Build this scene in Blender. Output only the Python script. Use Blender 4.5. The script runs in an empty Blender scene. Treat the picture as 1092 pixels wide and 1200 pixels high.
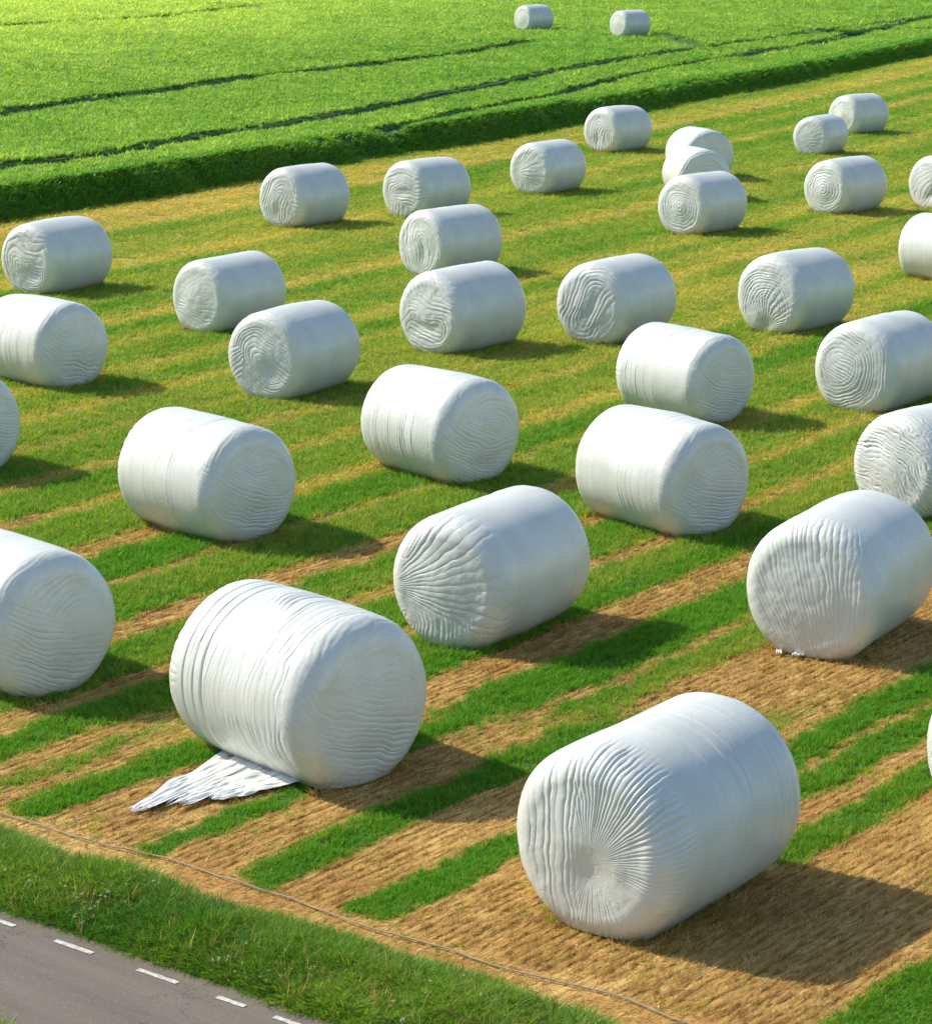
import bpy, math, numpy as np
from mathutils import Vector, Matrix
rad = math.radians
scene = bpy.context.scene
COL = scene.collection
RNG = np.random.default_rng(7)

# ------------------------------------------------------------------ camera
CAM_H, PITCH, FPX = 6.25, math.atan(680 / 2800), 2800.0
cam = bpy.data.cameras.new('camera')
cam.sensor_fit = 'VERTICAL'
cam.sensor_height = 24.0
cam.lens = FPX / 1200 * 24.0
cam.clip_end = 3000
cam_o = bpy.data.objects.new('camera', cam)
cam_o.location = (0, 0, CAM_H)
cam_o.rotation_euler = (math.pi / 2 - PITCH, 0, 0)
COL.objects.link(cam_o)
scene.camera = cam_o

# ------------------------------------------------------------------ light
SUN_EL, SUN_AZ = 40.0, 155.0          # azimuth measured from +X, counter-clockwise
d = Vector((math.cos(rad(SUN_EL)) * math.cos(rad(SUN_AZ)), math.cos(rad(SUN_EL)) * math.sin(rad(SUN_AZ)), math.sin(rad(SUN_EL))))
sl = bpy.data.lights.new('sun', 'SUN')
sl.energy = 4.6
sl.angle = rad(0.55)
sl.color = (1.0, 0.92, 0.77)
so = bpy.data.objects.new('sun', sl)
so.rotation_euler = d.to_track_quat('Z', 'Y').to_euler()
so.location = d * 80
COL.objects.link(so)
w = bpy.data.worlds.new('World')
scene.world = w
w.use_nodes = True
nt = w.node_tree
sky = nt.nodes.new('ShaderNodeTexSky')
sky.sky_type = 'NISHITA'
sky.sun_disc = False
sky.sun_elevation = rad(SUN_EL)
sky.sun_rotation = math.atan2(d.x, d.y)
bg = nt.nodes['Background']
bg.inputs['Strength'].default_value = 0.145
nt.links.new(sky.outputs[0], bg.inputs[0])
vs = scene.view_settings
vs.view_transform = 'Standard'
vs.look = 'None'
vs.gamma = 1
vs.exposure = 0.38
scene.render.engine = 'CYCLES'
scene.cycles.max_bounces = 7
scene.cycles.transparent_max_bounces = 8

# ------------------------------------------------------------------ numpy noise
def _hash(ix, iy, iz, seed):
    n = (ix.astype(np.int64) * 374761393 + iy.astype(np.int64) * 668265263 + iz.astype(np.int64) * 2147483647 + seed * 974711) & 0xffffffff
    n = ((n ^ (n >> 13)) * 1274126177) & 0xffffffff
    n = ((n ^ (n >> 16)) * 2246822519) & 0xffffffff
    return ((n ^ (n >> 15)) & 0xffff) / 65535.0

def noise(x, y, z=0.0, seed=0):
    """value noise, -1..1"""
    x, y, z = np.broadcast_arrays(np.asarray(x, float), np.asarray(y, float), np.asarray(z, float))
    ix, iy, iz = np.floor(x), np.floor(y), np.floor(z)
    fx, fy, fz = x - ix, y - iy, z - iz
    fx, fy, fz = fx * fx * (3 - 2 * fx), fy * fy * (3 - 2 * fy), fz * fz * (3 - 2 * fz)
    r = 0
    for a in (0, 1):
        for b in (0, 1):
            for c in (0, 1):
                wgt = (fx if a else 1 - fx) * (fy if b else 1 - fy) * (fz if c else 1 - fz)
                r = r + wgt * _hash(ix + a, iy + b, iz + c, seed)
    return r * 2 - 1

def fbm(x, y, z=0.0, seed=0, o=3):
    r, a, t = 0, 1.0, 0
    for k in range(o):
        r = r + a * noise(np.asarray(x) * 2 ** k, np.asarray(y) * 2 ** k, np.asarray(z) * 2 ** k, seed + k)
        t += a
        a *= .5
    return r / t

def sst(a, b, x):
    t = np.clip((x - a) / (b - a), 0, 1)
    return t * t * (3 - 2 * t)

# ------------------------------------------------------------------ mesh helpers
def mesh_from(name, verts, quads=None, tris=None, smooth=True):
    me = bpy.data.meshes.new(name)
    verts = np.asarray(verts, np.float32)
    me.vertices.add(len(verts))
    me.vertices.foreach_set('co', verts.ravel())
    idx, starts, n = [], [], 0
    if quads is not None and len(quads):
        idx.append(np.asarray(quads, np.int32).ravel())
        starts.append(np.arange(len(quads), dtype=np.int32) * 4)
        n += len(quads) * 4
    if tris is not None and len(tris):
        idx.append(np.asarray(tris, np.int32).ravel())
        starts.append(n + np.arange(len(tris), dtype=np.int32) * 3)
    if idx:
        idx = np.concatenate(idx)
        starts = np.concatenate(starts)
        me.loops.add(len(idx))
        me.loops.foreach_set('vertex_index', idx)
        me.polygons.add(len(starts))
        me.polygons.foreach_set('loop_start', starts)
        me.polygons.foreach_set('use_smooth', np.full(len(starts), smooth))
    me.update(calc_edges=True)
    return me

def grid_quads(nr, nc, wrap=False):
    i = np.arange(nr - 1)[:, None] * nc
    j = np.arange(nc if wrap else nc - 1)[None, :]
    j2 = (j + 1) % nc
    return np.stack([i + j, i + j2, i + nc + j2, i + nc + j], -1).reshape(-1, 4)

def fattr(me, name, vals):
    a = me.attributes.new(name, 'FLOAT', 'POINT')
    a.data.foreach_set('value', np.asarray(vals, np.float32).ravel())

def link(name, me, mat=None, parent=None, **props):
    o = bpy.data.objects.new(name, me)
    COL.objects.link(o)
    if mat and me is not None:
        me.materials.append(mat)
    if parent:
        o.parent = parent
    for k, v in props.items():
        o[k] = v
    return o

# ------------------------------------------------------------------ node helpers
class N:
    def __init__(s, name):
        s.m = bpy.data.materials.new(name)
        s.m.use_nodes = True
        s.t = s.m.node_tree
        s.t.nodes.clear()
        s.out = s.new('ShaderNodeOutputMaterial')
    def new(s, typ, **kw):
        n = s.t.nodes.new(typ)
        for k, v in kw.items():
            setattr(n, k, v)
        return n
    def put(s, sock, v):
        if isinstance(v, bpy.types.NodeSocket):
            s.t.links.new(v, sock)
        elif v is not None:
            if isinstance(v, tuple) and len(v) == 3 and sock.type == 'RGBA':
                v = v + (1,)
            sock.default_value = v
    def attr(s, name, typ='GEOMETRY', out='Fac'):
        n = s.new('ShaderNodeAttribute', attribute_name=name, attribute_type=typ)
        return n.outputs[out]
    def coord(s, out='Object'):
        return s.new('ShaderNodeTexCoord').outputs[out]
    def math(s, op, a, b=None, c=None, clamp=False):
        n = s.new('ShaderNodeMath', operation=op, use_clamp=clamp)
        for i, v in enumerate((a, b, c)):
            s.put(n.inputs[i], v)
        return n.outputs[0]
    def noise(s, vec, scale, detail=3, rough=.55, out='Fac'):
        n = s.new('ShaderNodeTexNoise')
        s.put(n.inputs['Vector'], vec)
        n.inputs['Scale'].default_value = scale
        n.inputs['Detail'].default_value = detail
        n.inputs['Roughness'].default_value = rough
        return n.outputs[out]
    def ramp(s, fac, stops, interp='LINEAR'):
        n = s.new('ShaderNodeValToRGB')
        n.color_ramp.interpolation = interp
        e = n.color_ramp.elements
        while len(e) < len(stops):
            e.new(.5)
        for el, (p, c) in zip(e, stops):
            el.position = p
            el.color = (c + (1,)) if isinstance(c, tuple) else (c, c, c, 1)
        s.put(n.inputs[0], fac)
        return n.outputs[0]
    def mix(s, f, a, b, mode='MIX'):
        n = s.new('ShaderNodeMix', data_type='RGBA', blend_type=mode)
        s.put(n.inputs[0], f)
        s.put(n.inputs[6], a)
        s.put(n.inputs[7], b)
        return n.outputs[2]
    def vec(s, x, y, z=0.0):
        n = s.new('ShaderNodeCombineXYZ')
        for i, v in enumerate((x, y, z)):
            s.put(n.inputs[i], v)
        return n.outputs[0]
    def bump(s, h, strength, dist):
        n = s.new('ShaderNodeBump')
        n.inputs['Strength'].default_value = strength
        n.inputs['Distance'].default_value = dist
        s.put(n.inputs['Height'], h)
        return n.outputs[0]
    def bsdf(s, col, rough=.6, normal=None, spec=.5, **kw):
        n = s.new('ShaderNodeBsdfPrincipled')
        s.put(n.inputs['Base Color'], col)
        s.put(n.inputs['Roughness'], rough)
        s.put(n.inputs['Specular IOR Level'], spec)
        if normal is not None:
            s.put(n.inputs['Normal'], normal)
        for k, v in kw.items():
            s.put(n.inputs[k], v)
        return n.outputs[0]
    def done(s, sh):
        s.t.links.new(sh, s.out.inputs['Surface'])
        return s.m

# ------------------------------------------------------------------ the lie of the land
def g_of(y):
    return .38 * y - .43 * 45 * np.exp(-(y - 14) / 45)

def s_of(x, y):
    """stripe coordinate: constant along a mown row"""
    return x - g_of(y)

EDGE_S = -22.35                       # where the standing crop begins
RN = np.array([.597, .802])           # across the road, towards the field
RD = np.array([.802, -.597])          # along the road
RP = np.array([-3.08, 14.71])

def q_of(x, y):
    return (x - RP[0]) * RN[0] + (y - RP[1]) * RN[1]

def e_of(x, y):
    """metres into the crop"""
    return -(s_of(x, y) - EDGE_S) * .9 + .12 * noise(x * .9, y * .9, 0, 91) + .25 * noise(x * .12, y * .12, 0, 92)

def zg(x, y):
    e = e_of(x, y)
    q = q_of(x, y)
    z = .15 * sst(-.2, .8, e) + 1.0 * sst(2, 70, e)
    # the verge is a low rounded bank, the road sits a little lower
    z = z + .05 * np.exp(-((q - .5) / .3) ** 2) - .03 * sst(.12, -.05, q)
    far = sst(8, 30, y)
    z = z + .012 * fbm(x * 1.3, y * 1.3, 0, 5) * (q > .2) * (1 - sst(60, 90, y))
    return z

NEAR = [(6.05, 6.5, .75), (7.1, 7.6, 1), (8.02, 8.3, .5), (8.66, 9.15, 1), (10.32, 10.6, 1), (11.4, 11.9, 1), (12.74, 13.17, 1), (13.5, 13.88, 1),
        (14.02, 14.42, 1), (14.8, 15.22, 1), (17.0, 30, 1)]
MID = [(-14.4, -13.2, .9), (-12.6, -11.3, .9), (-10.9, -9.8, .9), (-9.2, -8.0, .9), (-7.5, -6.2, .9), (-5.7, -4.4, .95), (-3.9, -2.8, .95), (-2.4, -1.2, .9), (-.6, .5, .9), (.9, 2.2, 1), (2.75, 3.7, 1), (3.95, 5.05, 1), (5.72, 6.6, 1), (7.0, 7.9, 1), (8.3, 9.25, 1), (10.03, 10.8, 1), (11.02, 11.5, .85),
       (13.4, 13.9, 1), (14.02, 14.9, 1), (15.3, 16.3, .9), (16.8, 17.8, .8), (18.2, 19.4, .8), (19.9, 21.2, .8), (21.7, 23.0, .8)]

def bands(lst, s, soft):
    r = np.zeros_like(s)
    for a, b, k in lst:
        r = np.maximum(r, k * sst(a - soft, a + soft, s) * sst(b + soft, b - soft, s))
    return r

def green_of(x, y):
    """0 = stubble and bare straw, 1 = full green sward; field only"""
    s = s_of(x, y) + .06 * noise(x * 2.1, y * 2.1, 0, 11) + .06 * noise(x * 6, y * 6, 0, 12) + .03 * noise(x * 15, y * 15, 0, 17)
    near = bands(NEAR[:7] + NEAR[10:], s, .055)
    near = np.maximum(near, bands(NEAR[7:10], s, .055) * sst(15.0, 15.6, y + .3 * noise(x * 1.5, y * 1.5, 0, 16)))
    mid = bands(MID, s, .11)
    # farther off the sward closes up and only streaks of straw show through
    f = .78 + .40 * noise(s * .62, y * .02, 0, 21) + .4 * noise(s * 1.7, y * .05, 0, 22) + .25 * fbm(x * .35, y * .2, 0, 23)
    for c, wd, k in ((2.3, .3, .5), (5.4, .3, .5), (9.6, .3, .5), (-.9, .3, .35), (-9.6, .35, .6), (-19.2, .5, .8), (-20.3, .3, .5), (-3.2, .4, .45), (-14.6, .45, .4), (-11.9, .3, .4), (-6.3, .3, .4), (-17, .3, .35)):
        f = f - k * np.exp(-((s - c) / wd) ** 2)
    f = np.clip(f, .08, 1)
    wm = sst(18.0, 19.3, y + .25 * noise(x, y, 0, 13))
    wf = sst(26, 44, y + .6 * noise(x * .5, y * .5, 0, 14))
    r = near * (1 - wm) + (mid * (1 - .35 * sst(22, 34, y)) + .25 * sst(22, 34, y)) * wm
    m2 = np.clip(.22 + .78 * mid + .22 * fbm(x * .8, y * .8, 0, 15), 0, 1)
    r = r * (1 - wf) + (.5 * m2 * (1 - sst(34, 50, y)) + f * (.5 + .5 * sst(34, 50, y))) * wf
    return r

def hose_q(t):
    return 1.19 + .035 * np.sin(t * 1.9 + .4) + .02 * np.sin(t * 5.1)

def cover(x, y):
    """returns green, verge weights"""
    q = q_of(x, y)
    g = green_of(x, y)
    qn = q + .07 * noise(x * 4, y * 4, 0, 31) + .06 * noise(x * 1.3, y * 1.3, 0, 32)
    v = sst(.86, .70, qn) * sst(-.05, .04, q + .03 * noise(x * 8, y * 8, 0, 33))
    v2 = sst(-1.12, -1.2, q + .04 * noise(x * 6, y * 6, 0, 34))
    fieldw = sst(1.22, 1.34, q + .05 * noise(x * 5, y * 5, 0, 35))
    return g * fieldw, np.maximum(v, v2)

# ------------------------------------------------------------------ materials
def mat_ground():
    n = N('field_soil_and_stubble')
    s, y, gr, vg, cr = n.attr('s'), n.attr('along'), n.attr('green'), n.attr('verge'), n.attr('crop')
    row = n.noise(n.vec(n.math('MULTIPLY', s, 20.0), n.math('MULTIPLY', y, .35)), 1.0, 3, .55)
    fine = n.noise(n.vec(n.math('MULTIPLY', s, 60.0), n.math('MULTIPLY', y, 9.0)), 1.0, 3, .6)
    P = n.coord('Object')
    big = n.noise(P, .9, 4)
    grit = n.noise(P, 55, 3, .7)
    straw = n.ramp(n.math('ADD', n.math('MULTIPLY', row, .6), n.math('MULTIPLY', fine, .4)),
                   [(.34, (.10, .055, .018)), (.46, (.34, .20, .055)), (.57, (.58, .39, .13)), (.72, (.78, .60, .27))])
    straw = n.mix(n.math('MULTIPLY', n.ramp(n.noise(P, 90, 3, .75), [(.45, 0.0), (.62, 1.0)]), .6), straw, (.70, .50, .20))
    straw = n.mix(n.ramp(big, [(.40, 0.0), (.62, .75)]), straw, (.36, .19, .05))
    gsoil = n.ramp(grit, [(.3, (.03, .07, .009)), (.6, (.075, .17, .018)), (.8, (.18, .25, .035))])
    yel = n.ramp(n.noise(n.vec(n.math('MULTIPLY', s, 5.0), n.math('MULTIPLY', y, .5)), 1.0, 4), [(.3, (.17, .36, .03)), (.65, (.48, .46, .09))])
    far = n.ramp(y, [(0, 0.0), (1, 1.0)])
    gs = n.mix(n.math('MULTIPLY', n.math('SUBTRACT', y, 20, clamp=False), .05, clamp=True), gsoil, yel)
    c = n.mix(gr, straw, gs)
    c = n.mix(vg, c, (.035, .055, .014))
    c = n.mix(cr, c, (.03, .055, .012))
    h = n.math('ADD', n.math('MULTIPLY', row, .7), n.math('MULTIPLY', fine, .5))
    b = n.bump(h, .9, .03)
    return n.done(n.bsdf(c, .9, b, .15))

def mat_blade(name, c_lo, c_hi, trans, rough=.5, spec=.25):
    """leaf: colour from the instance, translucent"""
    n = N(name)
    k = n.attr('tint', 'INSTANCER')
    rnd = n.new('ShaderNodeObjectInfo').outputs['Random']
    geo = n.attr('up')
    c = n.mix(k, c_lo, c_hi)
    hsv = n.new('ShaderNodeHueSaturation')
    n.put(hsv.inputs['Hue'], n.math('ADD', .485, n.math('MULTIPLY', rnd, .03)))
    n.put(hsv.inputs['Value'], n.math('ADD', .75, n.math('MULTIPLY', n.attr('shade'), .5)))
    n.put(hsv.inputs['Color'], c)
    c = hsv.outputs[0]
    p = n.bsdf(c, rough, None, spec)
    tr = n.new('ShaderNodeBsdfTranslucent')
    n.put(tr.inputs['Color'], n.mix(1.0, c, (1.0, 1.0, .62), 'MULTIPLY'))
    m = n.new('ShaderNodeMixShader')
    m.inputs[0].default_value = trans
    n.t.links.new(p, m.inputs[1])
    n.t.links.new(tr.outputs[0], m.inputs[2])
    return n.done(m.outputs[0])

def mat_film(name='white_stretch_film', soiled=True):
    n = N(name)
    P = n.coord('Object')
    f1 = n.noise(P, 3.0, 3)
    f2 = n.noise(P, 30, 4, .6)
    mp = n.new('ShaderNodeMapping')
    mp.inputs['Scale'].default_value = (38, 2.2, 2.2)
    n.put(mp.inputs['Vector'], P)
    wrap = n.noise(mp.outputs[0], 1.0, 3, .6)
    c = n.mix(n.ramp(f1, [(.3, 0.0), (.75, 1.0)]), (.65, .68, .645), (.56, .59, .555))
    c = n.mix(n.ramp(f2, [(.55, 0.0), (.85, .25)]), c, (.55, .55, .50))
    sep = n.new('ShaderNodeSeparateXYZ')
    n.put(sep.inputs[0], P)
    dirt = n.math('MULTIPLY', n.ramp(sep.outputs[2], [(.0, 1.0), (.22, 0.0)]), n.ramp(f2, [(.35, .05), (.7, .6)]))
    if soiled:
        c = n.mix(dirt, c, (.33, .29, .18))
    else:
        c = n.mix(n.ramp(f2, [(.5, 0.0), (.85, .3)]), (.82, .83, .82), (.58, .54, .44))
    r = n.math('ADD', .24, n.math('MULTIPLY', wrap, .28))
    v = n.new('ShaderNodeTexVoronoi', feature='DISTANCE_TO_EDGE')
    v.inputs['Scale'].default_value = 7.0
    warp = n.new('ShaderNodeVectorMath', operation='ADD')
    n.put(warp.inputs[0], P)
    wn = n.new('ShaderNodeVectorMath', operation='SCALE')
    n.put(wn.inputs[0], n.noise(P, 5.0, 3, .6, 'Color'))
    wn.inputs['Scale'].default_value = .35
    n.put(warp.inputs[1], wn.outputs[0])
    n.put(v.inputs['Vector'], warp.outputs[0])
    crk = n.math('MULTIPLY', n.ramp(v.outputs['Distance'], [(.0, 0.0), (.05, 1.0)]), n.ramp(n.noise(P, 2.2, 2), [(.42, 0.0), (.62, .5)]))
    tint = n.ramp(n.noise(P, 1.6, 3, .6), [(.45, 0.0), (.75, .30)])
    c = n.mix(tint, c, (.58, .60, .47))
    if soiled:
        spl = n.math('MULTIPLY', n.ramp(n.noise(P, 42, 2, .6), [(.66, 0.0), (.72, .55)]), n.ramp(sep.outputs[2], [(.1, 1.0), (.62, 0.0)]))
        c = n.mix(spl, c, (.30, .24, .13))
    b = n.bump(n.math('ADD', n.math('ADD', wrap, n.math('MULTIPLY', f2, .35)), crk), .20, .010)
    return n.done(n.bsdf(c, r, b, .55, **{'Coat Weight': .3, 'Coat Roughness': .24}))

def mat_simple(name, c0, c1, scale, rough, bump=.2, dist=.01, spec=.4):
    n = N(name)
    P = n.coord('Object')
    f = n.noise(P, scale, 4, .6)
    return n.done(n.bsdf(n.mix(n.ramp(f, [(.3, 0.0), (.7, 1.0)]), c0, c1), rough, n.bump(f, bump, dist), spec))

def mat_asphalt():
    n = N('worn_asphalt')
    P = n.coord('Object')
    grit = n.noise(P, 170, 3, .7)
    across = n.attr('across')
    a = n.noise(n.vec(n.math('MULTIPLY', across, 5.0), n.math('MULTIPLY', n.attr('along'), .35)), 1.0, 3, .5)
    c = n.mix(n.ramp(a, [(.3, 0.0), (.7, 1.0)]), (.072, .064, .054), (.150, .130, .104))
    c = n.mix(n.ramp(grit, [(.35, 0.0), (.75, .55)]), c, (.24, .21, .175))
    vc = n.new('ShaderNodeTexVoronoi', feature='DISTANCE_TO_EDGE')
    vc.inputs['Scale'].default_value = 1.6
    wv = n.new('ShaderNodeVectorMath', operation='ADD')
    n.put(wv.inputs[0], P)
    n.put(wv.inputs[1], n.noise(P, 3.0, 4, .65, 'Color'))
    n.put(vc.inputs['Vector'], wv.outputs[0])
    crack = n.math('MULTIPLY', n.ramp(vc.outputs['Distance'], [(.004, 1.0), (.014, 0.0)]), n.ramp(n.noise(P, .8, 2), [(.45, 0.0), (.6, .8)]))
    c = n.mix(crack, c, (.03, .027, .023))
    c = n.mix(n.ramp(n.noise(P, 95, 2, .5), [(.62, 0.0), (.7, .5)]), c, (.32, .29, .25))
    # dust and straw crumbs drift in from the shoulder
    dust = n.math('MULTIPLY', n.ramp(across, [(.80, 0.0), (1.0, 1.0)]), n.ramp(n.noise(P, 9, 4, .65), [(.35, 0.0), (.65, .9)]))
    c = n.mix(dust, c, (.21, .16, .10))
    return n.done(n.bsdf(c, .75, n.bump(grit, .35, .004), .35))

M_GROUND = mat_ground()
M_FILM = mat_film()
M_TORN = mat_film('torn_stretch_film', False)
M_GRASS = mat_blade('grass_blades', (.14, .36, .026), (.78, .64, .15), .50)
M_VERGE = mat_blade('verge_grass_blades', (.085, .26, .022), (.36, .52, .065), .48)
M_WEED = mat_blade('broadleaf_weed', (.030, .10, .016), (.10, .24, .035), .35)
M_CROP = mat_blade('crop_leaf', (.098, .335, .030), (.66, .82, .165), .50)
M_STRAW = mat_blade('dry_straw', (.38, .205, .045), (.82, .575, .21), .15, .55, .3)
M_FLOWER = mat_blade('white_petals', (.7, .7, .66), (.8, .8, .76), .3)
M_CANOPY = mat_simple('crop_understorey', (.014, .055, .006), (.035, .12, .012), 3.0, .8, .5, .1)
M_ASPHALT = mat_asphalt()
M_PAINT = mat_simple('worn_white_road_paint', (.70, .69, .65), (.30, .28, .25), 38, .7, .2, .002)
M_HOSE = mat_simple('weathered_grey_hose', (.34, .28, .20), (.20, .165, .11), 25, .6)

# ------------------------------------------------------------------ bales  (x, y, axis angle, scale, style, options)
BALES = [
 # x, y, axis, scale, end style, look
 (1.28, 14.88, 51.7, 1.008, 'pleat', 'large white bale at lower right, gathered pleats fanning over its end'),
 (-1.30, 17.64, 133.2, 1.040, 'arc', 'white bale with a torn strip of film trailing from under it'),
 (3.41, 20.93, 60.0, .993, 'vert', 'white bale at right with deep upright folds on its end, scraps at its foot'),
 (-3.96, 19.78, 133.9, .985, 'arc', 'big white bale cut by the left edge, lowest bale on that edge'),
 (.24, 21.18, 56.8, .984, 'horiz', 'white bale in the middle, level end folds meeting at a point on the left'),
 (-2.77, 24.97, 133.9, .999, 'arc', 'white bale standing alone on grass at left centre, barrel facing left'),
 (-.32, 27.71, 130.8, .988, 'arc', 'white bale with creased left-facing barrel, straight behind the level-folded middle bale'),
 (2.11, 25.24, 128.7, .973, 'arc', 'white bale with smooth left-facing barrel, right of centre, hiding part of another'),
 (2.89, 31.16, 129.6, .946, 'arc', 'white bale half hidden behind a smooth bale right of centre, left-facing lined barrel'),
 (-.05, 36.46, 50.3, 1.019, 'spiral', 'white coil-ended bale, front one of a close pair near the centre'),
 (2.37, 37.35, 55.4, 1.026, 'spiral', 'white ring-ended bale between the close pair and the twisted-end bale'),
 (-2.37, 32.89, 58.7, .971, 'spiral', 'white bale with coarsely coiled left end, in front of a flat-topped bale'),
 (-3.83, 38.44, 53.2, .948, 'arc', 'flat-topped white bale left of centre with a plain bulging left end'),
 (-.28, 44.84, 45.7, 1.001, 'spiral', 'white coil-ended bale, rear partly hidden one of a close pair near the centre'),
 (-.88, 54.21, 50.1, 1.035, 'spiral', 'white ring-ended bale directly behind the close pair near the centre'),
 (-3.53, 52.48, 53.7, 1.039, 'spiral', 'white bale nearest the dark crop edge at left centre, coiled end'),
 (-7.32, 42.68, 58.0, 1.008, 'spiral', 'uppermost white bale near the left edge, whole in view, coiled end'),
 (-6.04, 33.65, 137.0, .976, 'arc', 'white bale cut by the left edge, just in front of the uppermost bale there'),
 (-6.28, 28.1, 140.0, .99, 'arc', 'sliver of a white bale at the left edge, half way up'),
 (2.02, 59.1, 54.7, 1.013, 'horiz', 'far white bale with level folds on its left end, right of the ring-ended bale'),
 (4.45, 70.53, 48.8, 1.05, 'spiral', 'far white bale close under the dark crop edge, ringed end, upper right'),
 (5.06, 51.15, 49.9, 1.01, 'rings', 'white bale with target-like rings, front one of a row of three, upper right'),
 (5.50, 57.6, 101.0, 1.0, 'rings', 'white bale squeezed in the middle of a row of three, upper right'),
 (6.05, 62.6, 104.0, 1.06, 'arc', 'rearmost white bale of a row of three, mostly hidden, upper right'),
 (12.46, 76.78, 41.0, .992, 'rings', 'farthest white bale on the mown field, ringed end, upper right'),
 (10.24, 69.6, 56.5, .90, 'horiz', 'small squat white bale with bold level folds, overlapping the farthest field bale'),
 (8.67, 54.89, 45.2, .992, 'rings', 'white bale with target-like rings, just in front of the small squat bale'),
 (11.28, 55.87, 39.1, .989, 'spiral', 'topmost white bale cut by the right edge, ringed end'),
 (8.91, 43.94, 131.6, .958, 'arc', 'white bale cut by the right edge, second from the top, creased left-facing barrel'),
 (5.34, 38.38, 48.3, 1.001, 'twist', 'white bale with folds twisting up from the foot of its end, upper right'),
 (5.63, 31.93, 52.0, .983, 'swirl', 'white bale near the right edge, swirl of fine folds on its end'),
 (5.22, 25.9, 41.0, .955, 'swirl', 'white bale cut by the right edge, bold swirling wrinkles over its whole end'),
 (3.78, 136.0, 42.6, 1.12, 'plain', 'left one of two tiny white bales out in the green crop'),
 (8.72, 129.5, 40.4, 1.12, 'plain', 'right one of two tiny white bales out in the green crop'),
 (4.275, 16.4, 40.0, .98, 'spiral', 'slice of a white bale entering at the right edge, behind the lower right bale'),
]
R0, HL = .65, .65 * 1.27

def ridge(ph, sharp=1.5):
    """rounded folds between sharp creases of uneven spacing and depth, -1..0"""
    ph = np.asarray(ph, float)
    ph = ph + 2.6 * noise(ph * .11, .5, .5, 301) + 1.3 * noise(ph * .29, .5, .5, 302)
    cell = np.floor(ph / (2 * math.pi) + .5)
    dep = .22 + .78 * _hash(cell, cell * 0, cell * 0, 303) ** 1.3
    return -dep * (1 - np.abs(np.sin(ph * .5)) ** (.85 / sharp))

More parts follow.
